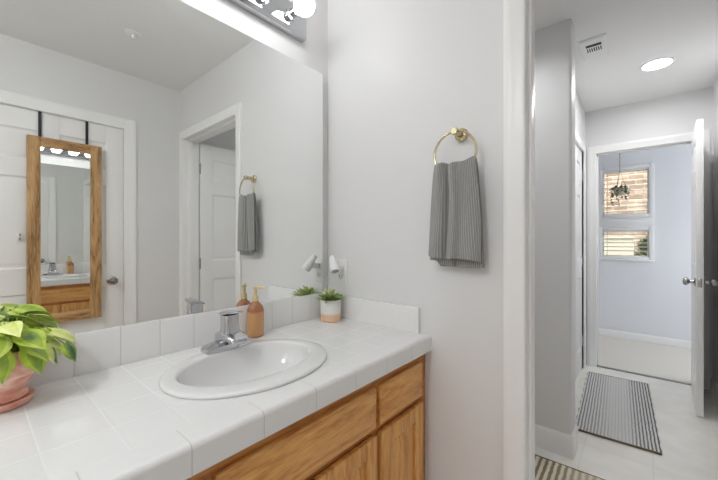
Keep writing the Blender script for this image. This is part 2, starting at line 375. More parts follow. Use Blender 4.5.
# ------------------------------------------------------------------ room shell
H = 2.44; RX = 1.784; T = .115; YF = 2.739; RH = 1.609; LH = .757; Y2 = 1.025; XC = .876; YB = 4.06
boxes('floor', M['floor'], ((-.5, -2.4, -.1), (1.9, YF+.02, 0)))
boxes('floor_bedroom', M['carpet'], ((-.6, YF+.02, -.1), (2.7, YB+.1, .004)))
boxes('ceiling', M['ceiling'], ((-.6, -2.4, H), (2.7, YB+.1, H+.1)))
boxes('wall_left', M['wall'], ((-.12, -2.4, 0), (0, 0, H)))
boxes('wall_front', M['wall'], ((-.5, 0, 0), (.881, T, H)), ((.881, 0, 2.045), (1.734, T, H)), ((1.734, 0, 0), (1.9, T, H)))
D1a, D1b = -1.204, -.392      # door in the opposite wall
boxes('wall_right', M['wall'], ((RX, -2.4, 0), (RX+.12, D1a-.012, H)), ((RX, D1b+.012, 0), (RX+.12, 0, H)), ((RX, D1a-.012, 2.045), (RX+.12, D1b+.012, H)))
boxes('wall_rear', M['wall'], ((-.12, -2.4, 0), (1.9, -2.3, H)))
# hall: stub wall with rounded corner, side walls, end wall
bm = nb()
pts = [(-.4, Y2), (XC-.018, Y2)] + [(XC-.018+.018*math.sin(a), Y2+.018-.018*math.cos(a)) for a in [R(x) for x in range(15, 90, 15)]] + [(XC, Y2+.018)]
pts += [(XC, Y2+.142)] + [(XC-.018+.018*math.cos(a), Y2+.142+.018*math.sin(a)) for a in [R(x) for x in range(15, 91, 15)]] + [(-.4, Y2+.16)]
prism(bm, pts, 0, H, 'z'); struct('wall_hall_stub', bm, M['wall'])
boxes('wall_hall_side', M['wall'], ((-.5, T, 0), (-.4, Y2+.16, H)))
CL0, CL1 = 1.86, 2.60         # closet doorway in the hall's left wall
boxes('wall_hall_left', M['wall'], ((LH-.1, Y2+.16, 0), (LH, CL0, H)), ((LH-.1, CL1, 0), (LH, YF, H)), ((LH-.1, CL0, 2.045), (LH, CL1, H)))
boxes('wall_hall_right', M['wall'], ((RH, 1.25, 0), (RH+.315, YF, H)), ((1.86, T, 0), (1.9, 1.25, H)))
OX0, OX1 = .843, 1.522
boxes('wall_hall_end', M['wall'], ((-.6, YF, 0), (OX0-.012, YF+T, H)), ((OX1+.012, YF, 0), (2.7, YF+T, H)), ((OX0-.012, YF, 2.045), (OX1+.012, YF+T, H)))
# bedroom
WX0, WX1, WZ0, WZ1 = .787, 1.240, 1.0, 2.07
WM0, WM1 = 1.335, 1.515      # the strip between the two stacked windows
boxes('wall_bedroom_back', M['bedwall'], ((-.6, YB, 0), (WX0, YB+.12, H)), ((WX1, YB, 0), (2.7, YB+.12, H)), ((WX0, YB, 0), (WX1, YB+.12, WZ0)), ((WX0, YB, WZ1), (WX1, YB+.12, H)), ((WX0, YB, WM0), (WX1, YB+.12, WM1)))
boxes('wall_bedroom_left', M['bedwall'], ((-.6, YF+T, 0), (-.5, YB, H)))
boxes('wall_bedroom_right', M['bedwall'], ((2.6, YF+T, 0), (2.7, YF+T+.1, H)), ((2.6, YB-.12, 0), (2.7, YB, H)), ((2.6, YF+T+.1, 0), (2.7, YB-.12, .6)), ((2.6, YF+T+.1, 2.2), (2.7, YB-.12, H)))
# gap in the right wall: the added side window for sky light
# baseboards
def bb(name, segs, h=.095, t=.013):
    bm = nb()
    for (x0, y0, x1, y1, nx, ny) in segs:      # wall line from p0 to p1, n points into the room
        d = Vector((x1-x0, y1-y0, 0)); L = d.length; d.normalize()
        nv = Vector((nx, ny, 0))
        mt = Matrix(((d.x, nv.x, 0, x0), (d.y, nv.y, 0, y0), (0, 0, 1, 0), (0, 0, 0, 1)))
        prism(bm, [(0, 0), (t, 0), (t, h-.022), (t*.7, h-.012), (t*.45, h-.004), (t*.2, h), (0, h)], 0, L, 'x', mtx=mt)
    return struct(name, bm, M['trim'])
bb('baseboard_front', [(.567, 0, .829, 0, 0, -1)])
bb('baseboard_right', [(RX, 0, RX, D1b+.07, -1, 0), (RX, D1a-.07, RX, -2.3, -1, 0)])
bb('baseboard_hall_stub', [(-.4, Y2, XC+.0125, Y2, 0, -1), (XC, Y2, XC, Y2+.16, 1, 0)], h=.125)
bb('baseboard_hall_right', [(RH, 1.25, RH, YF, -1, 0)], h=.11)
bb('baseboard_bedroom', [(-.5, YB, 2.6, YB, 0, -1)], h=.085)
# door casings: profiled boards
def casing(bm, axis, pos, nrm, a0, a1, ztop, w=.058, t=.016, zb=0.0, legs=(1, 1)):
    """boards round an opening a0..a1; axis = direction along the wall; pos = wall face; nrm = +-1 out of the wall"""
    prof = [(0, 0), (0, t*.55), (w*.12, t*.75), (w*.3, t*.62), (w*.55, t*.95), (w*.85, t), (w, t*.8), (w, 0)]  # from opening outwards
    def put(f):
        pass
    def board(p0, p1, wd):   # run from p0 to p1, wd = outward direction in the wall plane
        d = (p1-p0); L = d.length; d.normalize(); n = Vector((0, nrm, 0)) if axis == 'x' else Vector((nrm, 0, 0))
        mt = Matrix(((d.x, wd.x, n.x, p0.x), (d.y, wd.y, n.y, p0.y), (d.z, wd.z, n.z, p0.z), (0, 0, 0, 1)))
        prism(bm, prof, 0, L, 'x', mtx=mt)
    def V(a, z): return Vector((a, pos, z)) if axis == 'x' else Vector((pos, a, z))
    ad = Vector((1, 0, 0)) if axis == 'x' else Vector((0, 1, 0))
    if legs[0]: board(V(a0, zb), V(a0, ztop+w), -ad)
    if legs[1]: board(V(a1, zb), V(a1, ztop+w), ad)
    board(V(a0, ztop), V(a1, ztop), Vector((0, 0, 1)))
def jamb(bm, axis, p0, p1, a0, a1, ztop, t=.012, stop=None):
    def bx(alo, ahi, zlo, zhi, q0=p0, q1=p1):
        if axis == 'x': box(bm, (alo, q0, zlo), (ahi, q1, zhi), .001)
        else: box(bm, (q0, alo, zlo), (q1, ahi, zhi), .001)
    bx(a0-t, a0, 0, ztop+t); bx(a1, a1+t, 0, ztop+t); bx(a0, a1, ztop, ztop+t)
    if stop:
        bx(a0, a0+.01, 0, ztop, *stop); bx(a1-.01, a1, 0, ztop, *stop); bx(a0, a1, ztop-.01, ztop, *stop)
bm = nb(); casing(bm, 'x', 0, -1, .893, 1.722, 2.03, w=.0625); casing(bm, 'x', T, 1, .893, 1.722, 2.03, w=.0625)
jamb(bm, 'x', 0, T, .893, 1.722, 2.03, stop=(.03, .07)); struct('trim_1', bm, M['trim'])
bm = nb(); casing(bm, 'y', RX, -1, D1a, D1b, 2.03, w=.072); jamb(bm, 'y', RX, RX+.12, D1a, D1b, 2.03); struct('trim_2', bm, M['trim'])
bm = nb(); casing(bm, 'x', YF, -1, OX0, OX1, 2.03, w=.070); jamb(bm, 'x', YF, YF+T, OX0, OX1, 2.03, stop=(YF+.04, YF+.075)); struct('trim_3', bm, M['trim'])
bm = nb(); casing(bm, 'y', LH, 1, CL0, CL1, 2.03, t=.012); jamb(bm, 'y', LH-.1, LH, CL0, CL1, 2.03); struct('trim_4', bm, M['trim'])
bm = nb(); box(bm, (OX0, YF+.005, 0), (OX1, YF+.045, .007), .003); struct('trim_5', bm, M['grey_metal'])

# ------------------------------------------------------------------ panelled doors
def door_slab(w, h=2.015, t=.035):
    """six-panel door; local x 0..w from the hinge, y -t..0, z 0..h"""
    bm = nb(); c = .0095
    box(bm, (.001, -t+c, .001), (w-.001, -c, h-.001))
    st = .105 if w > .7 else .085; mid = .1 if w > .7 else .085
    zs = [.20, .86, 1.02, 1.595, 1.70, 1.895]
    for a, b in ((0, st), ((w-mid)/2, (w+mid)/2), (w-st, w)): box(bm, (a, -t, 0), (b, 0, h), .0015)
    for x0, x1 in ((st, (w-mid)/2), ((w+mid)/2, w-st)):
        for a, b in ((0, zs[0]), (zs[1], zs[2]), (zs[3], zs[4]), (zs[5], h)): box(bm, (x0-.0005, -t+.0002, a), (x1+.0005, -.0002, b))
    for x0, x1 in ((st, (w-mid)/2), ((w+mid)/2, w-st)):
        for z0, z1 in ((zs[0], zs[1]), (zs[2], zs[3]), (zs[4], zs[5])):
            for sg, y in ((1, -c), (-1, -t+c)):
                def L(i, dy): return [(x0+i, y+sg*dy, z0+i), (x1-i, y+sg*dy, z0+i), (x1-i, y+sg*dy, z1-i), (x0+i, y+sg*dy, z1-i)]
                loft(bm, [L(-.001, .0085), L(.005, .004), L(.009, .0012), L(.018, .0012), L(.034, .0070), L(.036, .0073)], cap1=True)
    return bm
def knob_mesh(bm, x, z, t=.035, sides=(1, -1), r=.027):
    for s in sides:
        y = 0 if s > 0 else -t
        mt = Matrix.Translation((x, y, z)) @ Matrix.Rotation(R(-90 if s > 0 else 90), 4, 'X')
        lathe(bm, [(0, 0), (.032, 0), (.032, .004), (.026, .008), (.012, .011), (.011, .028), (.016, .033), (r, .044), (r*1.02, .053), (r*.8, .063), (r*.35, .067), (0, .068)], 24, mt)
def hinge_mesh(bm, h, zs=(.25, 1.0, 1.8)):
    for z in zs: lathe(bm, [(0, z-.045), (.006, z-.045), (.006, z+.045), (0, z+.045)], 10, Matrix.Translation((-.004, .004, 0)))
def make_door(name, w, loc, rz, sides=(1, -1), kx=None, handle=True):
    bm = door_slab(w); o = struct(name, bm, M['door']); o.location = loc; o.rotation_euler = (0, 0, rz)
    if handle:
        k = nb(); knob_mesh(k, kx or w-.065, .905, sides=sides); kn = obj('door_knob', k, M['knob'], o); kn['label'] = 'round satin nickel door knob'
        k = nb(); box(k, (w-.001, -.029, .875), (w+.0015, -.006, .935), .001); box(k, (w, -.024, .893), (w+.008, -.011, .917), .003); obj('latch_plate', k, M['knob'], o)
    k = nb(); hinge_mesh(k, 2.0); obj('hinge', k, M['knob'], o)
    return o
# door in the opposite wall (seen in the mirror): closed, hinged at its far-left side; front face looks to -x
make_door('door_1', D1b-D1a-.006, (RX+.018, D1a+.003, .01), R(90), sides=(1,), kx=D1b-D1a-.076)
# bathroom door swung into the hall against the right side
make_door('door_2', .815, (1.716, T+.018, .01), R(90), kx=.75)
# far door swung towards the camera
make_door('door_3', .662, (OX1-.002, YF-.004, .012), R(180+87.5))
# closet door in the hall's left wall
make_door('door_4', CL1-CL0-.006, (LH-.012, CL1-.003, .01), R(-90), handle=False)

# ------------------------------------------------------------------ vanity
VY0 = -1.62; HC = .8461; XF = .565
van = thing('vanity_cabinet', 'honey oak vanity cabinet under the white tiled counter', 'cabinet', (0, 0, 0))
bm = nb(); FX = .538
box(bm, (.005, VY0, .0), (FX-.02, VY0+.016, .78)); box(bm, (.005, -.018, .0), (FX-.02, -.002, .78))
box(bm, (.005, VY0, .09), (FX-.02, -.002, .106)); box(bm, (.43, VY0+.016, 0), (.446, -.018, .09))
box(bm, (.002, VY0, .106), (.01, -.002, .78)); obj('carcass', bm, M['oak_v'], van)
bays = [(-1.60, -1.325, 1), (-1.305, -1.03, 1), (-1.02, -.852, 1), (-.8326, -.327, 2), (-.3075, -.047, 1)]
bm = nb()
ysep = [VY0, -1.608, -1.322, -1.308, -1.028, -1.026, -.833, -.813, -.296, -.279, -.019, -.002]
for a, b in ((VY0, -1.59), (-1.335, -1.295), (-1.04, -1.015), (-.862, -.822), (-.337, -.297), (-.057, -.002)):
    box(bm, (FX-.02, a, .09), (FX, b, .784), .001)
for z0, z1 in ((.09, .12), (.605, .635), (.745, .784)):
    box(bm, (FX-.0195, VY0+.002, z0), (FX-.0005, -.003, z1), .0008)
obj('face_frame', bm, M['oak_frame'], van)
def front(name, y0, y1, z0, z1, panel, mats):
    bm = nb(); x0, x1 = FX+.0005, FX+.0185
    if not panel:
        def L(i, x): return [(x, y0+i, z0+i), (x, y1-i, z0+i), (x, y1-i, z1-i), (x, y0+i, z1-i)]
        loft(bm, [L(0, x0), L(0, x1-.008), L(.004, x1-.003), L(.012, x1)], cap0=True, cap1=True)
    else:
        s = .052
        box(bm, (x0, y0, z0), (x1, y0+s, z1), .003); box(bm, (x0, y1-s, z0), (x1, y1, z1), .003)
        box(bm, (x0, y0+s, z0), (x1-.0005, y1-s, z0+s), .003); box(bm, (x0, y0+s, z1-s), (x1-.0005, y1-s, z1), .003)
        a0, a1, b0, b1 = y0+s-.004, y1-s+.004, z0+s-.004, z1-s+.004
        def L(i, x): return [(x, a0+i, b0+i), (x, a1-i, b0+i), (x, a1-i, b1-i), (x, a0+i, b1-i)]
        loft(bm, [L(0, x0), L(0, x1-.011), L(.012, x1-.011), L(.038, x1-.003), L(.039, x1-.0025)], cap0=True, cap1=True)
    return obj(name, bm, mats, van)
for (a, b, nd) in bays:
    front('drawer_front', a, b, .629, .7545, False, M['oak_h'])
    step = (b-a)/nd
    for k in range(nd):
        g_ = .003 if nd > 1 else 0
        front('cabinet_door', a+step*k+(g_ if k else 0), a+step*(k+1)-(g_ if k < nd-1 else 0), .112, .608, True, M['oak_v'])

# countertop: tiled slab with an oval cut-out for the basin, tiled nose
SX, SY = .304, -.603
ct = thing('countertop', 'white tiled bathroom countertop with tiled edge on the oak vanity', 'countertop', (0, 0, 0))
bm = nb()
x0, x1, y0, y1 = .001, .498, VY0-.012, -.001
angs = sorted([2*math.pi*k/120 for k in range(120)] + [math.atan2(yy-SY, xx-SX) % (2*math.pi) for xx in (x0, x1) for yy in (y0, y1)])
def rect_hit(a):
    c, s = math.cos(a), math.sin(a); ts = []
    if c > 1e-9: ts.append((x1-SX)/c)
    if c < -1e-9: ts.append((x0-SX)/c)
    if s > 1e-9: ts.append((y1-SY)/s)
    if s < -1e-9: ts.append((y0-SY)/s)
    t = min(ts); return (SX+c*t, SY+s*t)
def ell(a, A, B): 
    c, s = math.cos(a), math.sin(a); r = 1/math.sqrt((c/A)**2+(s/B)**2); return (SX+c*r, SY+s*r)
ao, bo = .175, .222     # cut-out stays inside the top rectangle
for z, flip in ((HC, 0), (HC-.03, 1)):
    I = [bm.verts.new((*ell(a, ao, bo), z)) for a in angs]; O = [bm.verts.new((*rect_hit(a), z)) for a in angs]
    for k in range(len(angs)):
        q = (k+1) % len(angs); vs = (I[k], O[k], O[q], I[q]); bm.faces.new(vs[::-1] if flip else vs)
    if z == HC: top_I = I
    else: bot_I = I
for k in range(len(angs)):
    q = (k+1) % len(angs); bm.faces.new((top_I[k], top_I[q], bot_I[q], bot_I[k]))
for f in bm.faces: f.normal_update()
obj('tile_slab', bm, M['tile_top'], ct)
bm = nb(); rr = .012
prof = [(.498, HC+.0004)] + [(XF-rr+rr*math.sin(a), HC-rr+.0004+rr*math.cos(a)) for a in [R(x) for x in range(0, 91, 10)]] + [(XF, .790), (XF-.004, .786), (XF-.03, .786), (XF-.03, HC-.032), (.498, HC-.032)]
prism(bm, prof, y0, y1, 'y'); obj('edge_tiles', bm, M['tile_nose'], ct)
# backsplashes
bm = nb(); hb = .9605
def splash_prof(t, hb=hb): return [(0, HC+.0005), (t, HC+.0005), (t, hb-.006), (t-.002, hb-.0015), (t-.006, hb), (0, hb)]
prism(bm, [(.001+a, b) for a, b in splash_prof(.025)], VY0-.012, -.001, 'y'); obj('backsplash', bm, M['tile_splash'], ct)
bm = nb()
prism(bm, [(-.001-a, b) for a, b in splash_prof(.014, .947)], .0265, .5155, 'x'); bmesh.ops.recalc_face_normals(bm, faces=bm.faces)
obj('side_splash', bm, M['tile_side'], ct)

# basin
bm = nb(); N = 96
def eloop(A, B, dx, z): return [(SX+dx+A*math.cos(2*math.pi*k/N), SY+B*math.sin(2*math.pi*k/N), z) for k in range(N)]
Z = HC
rings = [(.1915, .238, 0, .0008), (.1925, .239, 0, .003), (.192, .2385, 0, .006), (.189, .2355, 0, .009), (.183, .2295, 0, .0105), (.170, .217, -.001, .0112), (.155, .209, -.004, .0112),
         (.141, .203, -.008, .0108), (.1345, .198, -.009, .0085), (.132, .196, -.009, .004), (.1295, .1935, -.009, -.006), (.124, .186, -.008, -.026), (.113, .170, -.006, -.054), (.096, .144, -.004, -.078), (.070, .102, -.002, -.096), (.042, .055, 0, -.106), (.024, .024, 0, -.109)]
loft(bm, [eloop(a, b, d, Z+z) for a, b, d, z in rings], cap1=True)
for f in bm.faces:
    f.normal_update()
basin = tag(obj('sink_basin', bm, M['porcelain'], angle=60), 'white oval drop-in sink basin set in the tiled counter', 'sink')
bm = nb(); lathe(bm, [(0, .0), (.0, .003), (.012, .004), (.021, .0035), (.0225, .001), (.0225, -.001)], 24, Matrix.Translation((SX, SY, Z-.108)))
obj('drain', bm, M['chrome'], basin)

# faucet (spout points +x, deck plate along y)
fz = HC+.0116
fa = thing('faucet', 'chrome single-lever faucet on the back ledge of the white sink', 'faucet', (.136, -.589, fz))
fa.scale = (1, 1, 1.14)
def rrect(w, d, z, r=.3, n=8, cx=0, cy=0):
    out = []
    rad = min(w, d)*r
    for qx, qy, a0 in ((1, 1, 0), (-1, 1, 90), (-1, -1, 180), (1, -1, 270)):
        for k in range(n+1):
            a = R(a0+90*k/n); out.append((cx+qx*(w/2-rad)+rad*math.cos(a), cy+qy*(d/2-rad)+rad*math.sin(a), z))
    return out
bm = nb()   # deck plate with sloped wings rising to the middle
secs = [(-.079, .044, .004), (-.077, .049, .013), (-.060, .052, .019), (-.030, .053, .023), (0, .053, .024), (.030, .053, .023), (.060, .052, .019), (.077, .049, .013), (.079, .044, .004)]
loops = []
for y, d, h in secs:
    loops.append([(-d/2, y, 0), (d/2, y, 0), (d/2-.001, y, h*.55), (d/2-.008, y, h*.95), (d/2-.013, y, h), (-d/2+.013, y, h), (-d/2+.008, y, h*.95), (-d/2+.001, y, h*.55)])
loft(bm, loops, cap0=True, cap1=True); obj('deck_plate', bm, M['chrome'], fa, angle=28)
bm = nb()   # spout: flattened arch reaching over the bowl
path = [(-.027, .022), (-.022, .025), (0, .027), (.022, .034), (.048, .0365), (.068, .032), (.079, .026), (.081, .025)]
loops = []
for i, (x, z) in enumerate(path):
    w = [.058, .066, .072, .071, .067, .062, .058, .050][i]; h = [.034, .042, .044, .032, .022, .018, .015, .009][i]
    a = [0, 0, 0, -.05, -.2, -.45, -.6, -.6][i]
    L = []
    for k in range(16):
        th = 2*math.pi*k/16; cy = math.copysign(abs(math.cos(th))**.45, math.cos(th))*w/2; cz = math.copysign(abs(math.sin(th))**.5, math.sin(th))*h/2
        L.append((x - math.sin(a)*cz, cy, z + math.cos(a)*cz))
    loops.append(L)
loft(bm, loops, cap0=True, cap1=True)
lathe(bm, [(0, -.010), (.0105, -.010), (.0105, .004), (0, .004)], 16, Matrix.Translation((.066, 0, .024)))
obj('spout', bm, M['chrome'], fa, angle=50)
bm = nb()   # tall valve body and lever
loft(bm, [rrect(.058, .060, .040, .40, cx=.014), rrect(.054, .056, .050, .36, cx=.014), rrect(.049, .051, .062, .30, cx=.013), rrect(.046, .049, .078, .28, cx=.012), rrect(.046, .051, .0965, .26, cx=.012)], cap0=True, cap1=True)
obj('valve_body', bm, M['chrome'], fa, angle=40)
bm = nb()
loops = []
for x, w, z, h in ((-.013, .044, .0965, .004), (-.0115, .052, .0980, .008), (.002, .054, .0995, .011), (.018, .051, .1015, .011), (.04, .042, .105, .009), (.060, .035, .1075, .007), (.072, .029, .109, .005), (.075, .020, .1092, .003)):
    loops.append([(x, w/2*math.copysign(abs(math.cos(2*math.pi*k/16))**.6, math.cos(2*math.pi*k/16)), z+h/2*math.copysign(abs(math.sin(2*math.pi*k/16))**.7, math.sin(2*math.pi*k/16))) for k in range(16)])
loft(bm, loops, cap0=True, cap1=True); obj('lever_handle', bm, M['chrome'], fa, angle=40)
bm = nb(); tube(bm, [(-.038, 0, .0), (-.038, 0, .050)], .0025, 8); lathe(bm, [(0, .06), (.004, .06), (.0055, .066), (.004, .072), (0, .073)], 12, Matrix.Translation((-.038, 0, -.012)))
obj('lift_rod', bm, M['chrome'], fa)

# ------------------------------------------------------------------ wall mirror over the vanity
MY1 = -.053; MZ0, MZ1 = .961, 1.9942
bm = nb(); box(bm, (.0006, -2.0, MZ0), (.0215, MY1, MZ1))
wm = tag(obj('wall_mirror', bm, M['mirror'], smooth=False), 'large frameless mirror covering the wall above the tiled backsplash', 'mirror')

# vanity light bar
LY0, LY1, LZ0, LZ1 = -1.045, -.164, 2.100, 2.226
lb = thing('vanity_light', 'chrome bar light with round globe bulbs above the wall mirror', 'light', (0, (LY0+LY1)/2, (LZ0+LZ1)/2))
cy, cz = (LY0+LY1)/2, (LZ0+LZ1)/2
bm = nb()
def LL(i, x): return [(x, LY0-cy+i, LZ0-cz+i), (x, LY1-cy-i, LZ0-cz+i), (x, LY1-cy-i, LZ1-cz-i), (x, LY0-cy+i, LZ1-cz-i)]
loft(bm, [LL(0, .0005), LL(0, .034), LL(.012, .047), LL(.013, .047)], cap0=True, cap1=True)
bp = obj('backplate', bm, M['chrome'], lb, smooth=False)
for k in range(6):
    y = -.3475+.139*k
    mt = Matrix.Translation((.047, y, 0)) @ Matrix.Rotation(R(90), 4, 'Y')
    bm = nb(); lathe(bm, [(.0, 0), (.027, 0), (.027, .004), (.019, .007), (.018, .034), (.014, .034), (0, .034)], 24, mt); obj('socket', bm, M['chrome'], lb)
    bm = nb(); lathe(bm, [(.0135, .034), (.0135, .038), (.019, .042)] + [(.042*math.sin(R(a)), .034+.050-.042*math.cos(R(a))) for a in range(34, 180, 8)] + [(0, .034+.092)], 28, mt)
    obj('globe_bulb', bm, M['bulb'], lb, angle=60)

# ------------------------------------------------------------------ soap bottle
sb = thing('soap_bottle', 'amber pump bottle of hand soap beside the chrome faucet', 'bottle', (.0615, -.4385, HC+.0005), R(4))
bm = nb()
loft(bm, [rrect(.043, .046, 0, .4), rrect(.051, .054, .004, .37), rrect(.053, .056, .01, .35), rrect(.053, .056, .098, .35), rrect(.051, .054, .107, .38), rrect(.044, .046, .117, .43), rrect(.032, .033, .1245, .48), rrect(.022, .022, .129, .499), rrect(.020, .020, .133, .499)], cap0=True, cap1=True)
obj('bottle_body', bm, M['soap'], sb, angle=50)
bm = nb()
lathe(bm, [(0, .132), (.0112, .132), (.0112, .150), (.010, .153), (.0062, .154), (.0058, .176), (.0085, .178), (.0095, .181), (.0095, .186), (.007, .188), (0, .188)], 20)
tube(bm, [(0, 0, .183), (.012, .007, .184), (.026, .016, .1835), (.030, .0185, .180)], [.0058, .0056, .005, .0045], 10)
obj('pump', bm, M['pump'], sb)
bm = nb()
for k, (a, b) in enumerate(((-.013, .013), (-.009, .010), (-.011, .006))): box(bm, (.0263, a, .090-.006*k), (.0269, b, .0925-.006*k))
obj('printed_lines', bm, M['pinkprint'], sb)

# ------------------------------------------------------------------ leaves
def leaf(bm, lay, base, heading, pitch, L, Wd, droop, tint, roll=0.0, heart=True, fold=.25, segs=9):
    """a blade with a folded midrib, heart shaped or lance shaped"""
    if heart: w = [.0, .62, .92, 1, .97, .86, .68, .46, .22, .0]
    else: w = [.35, .6, .85, 1, .98, .88, .7, .48, .24, .0]
    d = Vector((math.cos(heading)*math.cos(pitch), math.sin(heading)*math.cos(pitch), math.sin(pitch)))
    side = Vector((-math.sin(heading), math.cos(heading), 0)); up = side.cross(d)*-1
    up = d.cross(side)
    side = (Matrix.Rotation(roll, 3, d) @ side); up = (Matrix.Rotation(roll, 3, d) @ up)
    p = Vector(base); rows = []; n = len(w)
    for i in range(n):
        t = i/(n-1)
        hw = w[i]*Wd/2
        back = (d*(-.16*L) if heart and i == 1 else (d*(-.05*L) if heart and i == 2 else Vector()))
        r = []
        for s in (-1, -.5, 0, .5, 1):
            q = p + side*(s*hw) + up*(abs(s)*hw*fold - (abs(s)**3)*hw*.25) + back*(abs(s))
            r.append(bm.verts.new(q))
        rows.append(r)
        rot = Matrix.Rotation(droop/(n-1), 3, side); d = (rot @ d).normalized(); up = (rot @ up).normalized()
        p = p + d*(L/(n-1))
    for a, b in zip(rows, rows[1:]):
        for k in range(4):
            try: f = bm.faces.new((a[k], a[k+1], b[k+1], b[k]))
            except ValueError: continue
            edge = .10 if k in (0, 3) else -.05
            for lp in f.loops: lp[lay] = (tint+edge,)*3 + (1,)
def foliage(name, parent, mat, leaves, clamp=None):
    bm = nb(); lay = bm.loops.layers.float_color.new('tint')
    for a in leaves: leaf(bm, lay, **a)
    bmesh.ops.dissolve_degenerate(bm, dist=1e-6, edges=bm.edges)
    if clamp:          # leaves bend where they meet a wall
        ax_, lim, sg = clamp
        for v in bm.verts:
            e = (v.co[ax_]-lim)*sg
            if e > 0: v.co[ax_] = lim + sg*e*.12
    o = obj(name, bm, mat, parent, angle=80)
    return o

# large pothos in pink pot
PX, PY = .100, -1.098
pl = thing('potted_houseplant', 'leafy lime and dark green houseplant in pink glazed pot at left', 'plant', (PX, PY, HC+.0005))
bm = nb()
lathe(bm, [(0, 0), (.050, 0), (.053, .002), (.056, .009), (.057, .0145), (.0545, .016), (.045, .0135), (0, .0125)], 48); obj('saucer', bm, M['pink_pot'], pl)
bm = nb()
lathe(bm, [(0, .0140), (.042, .0140), (.046, .018), (.0455, .024), (.042, .031), (.046, .040), (.056, .055), (.064, .073), (.0675, .091), (.067, .108), (.0635, .122), (.0615, .124), (.0595, .122), (.062, .108), (.05, .103), (0, .103)], 48)
pot = obj('pot', bm, M['pink_pot'], pl)
bm = nb(); lathe(bm, [(0, .112), (.04, .112), (.0608, .110)], 32); obj('soil', bm, M['soil'], pl)
random.seed(11)
lv = []; stm = nb()
def add_leaf(hd, rad, z, pitch, L, Wd, droop, tint, roll=0):
    b = Vector((math.cos(hd)*rad, math.sin(hd)*rad, z)); lv.append(dict(base=b, heading=hd, pitch=pitch, L=L, Wd=Wd, droop=droop, tint=tint, roll=roll))
    r0 = min(.038, rad*.5); s = Vector((math.cos(hd)*r0, math.sin(hd)*r0, .110)); m_ = (s+b)/2+Vector((0, 0, .03))
    tube(stm, [s, s.lerp(m_, .6)+Vector((0, 0, .01)), m_, b.lerp(m_, .4)+Vector((0, 0, .006)), b], .0016, 6)
for k in range(22):        # crown
    h = k*2.399; add_leaf(h, .012+.045*random.random(), .158+.036*random.random(), random.uniform(-.15, .35), random.uniform(.055, .08), random.uniform(.036, .05), random.uniform(.5, 1.1), random.uniform(-.05, .5), random.uniform(-.4, .4))
for k in range(17):        # middle
    h = k*2*math.pi/17+random.uniform(-.2, .2); add_leaf(h, .05+.02*random.random(), .140+.028*random.random(), random.uniform(-.5, .05), random.uniform(.06, .085), random.uniform(.038, .052), random.uniform(.5, 1.0), random.uniform(-.1, .5), random.uniform(-.5, .5))
for k in range(13):        # skirt hanging over the rim
    h = k*2*math.pi/13+random.uniform(-.15, .15); add_leaf(h, .070+.010*random.random(), .130+.014*random.random(), random.uniform(-1.25, -.75), random.uniform(.05, .07), random.uniform(.036, .05), random.uniform(.1, .5), random.choice([-.1, .1, .3, .4, .5]), random.uniform(-.3, .3))
add_leaf(R(64), .112, .122, -1.0, .052, .04, .3, .0, .3)      # leaf trailing over the counter to the right
add_leaf(R(52), .085, .128, -1.0, .048, .040, .3, .42, -.2)
add_leaf(R(75), .085, .150, -.25, .062, .044, .8, .45, .2)
foliage('leaves', pl, M['leaf'], lv, (0, -.056, -1))
obj('stems', stm, M['stem'], pl)

# small succulent
sp = thing('small_potted_succulent', 'small pale green succulent in white and peach pot in the corner', 'plant', (.104, -.082, HC+.0005))
bm = nb(); lathe(bm, [(0, 0), (.041, 0), (.0445, .003), (.0455, .04), (.0465, .094), (.0455, .096), (.0425, .094), (.042, .086), (0, .086)], 40); obj('pot', bm, M['dip_pot'], sp)
bm = nb(); lathe(bm, [(0, .089), (.042, .088)], 24); obj('soil', bm, M['soil'], sp)
lv = []; random.seed(5)
for k in range(64):
    h = k*2.399; q = math.sqrt((k+.5)/64)
    lv.append(dict(base=Vector((math.cos(h)*.036*q, math.sin(h)*.036*q, .092+.016*(1-q))), heading=h+random.uniform(-.4, .4), pitch=1.3-.95*q+random.uniform(-.2, .2), L=random.uniform(.034, .052), Wd=random.uniform(.015, .022), droop=random.uniform(-.2, .8), tint=random.uniform(.0, .55), heart=False, fold=.4, roll=random.uniform(-.3, .3)))
foliage('leaves', sp, M['succulent'], lv, (1, .055, 1))

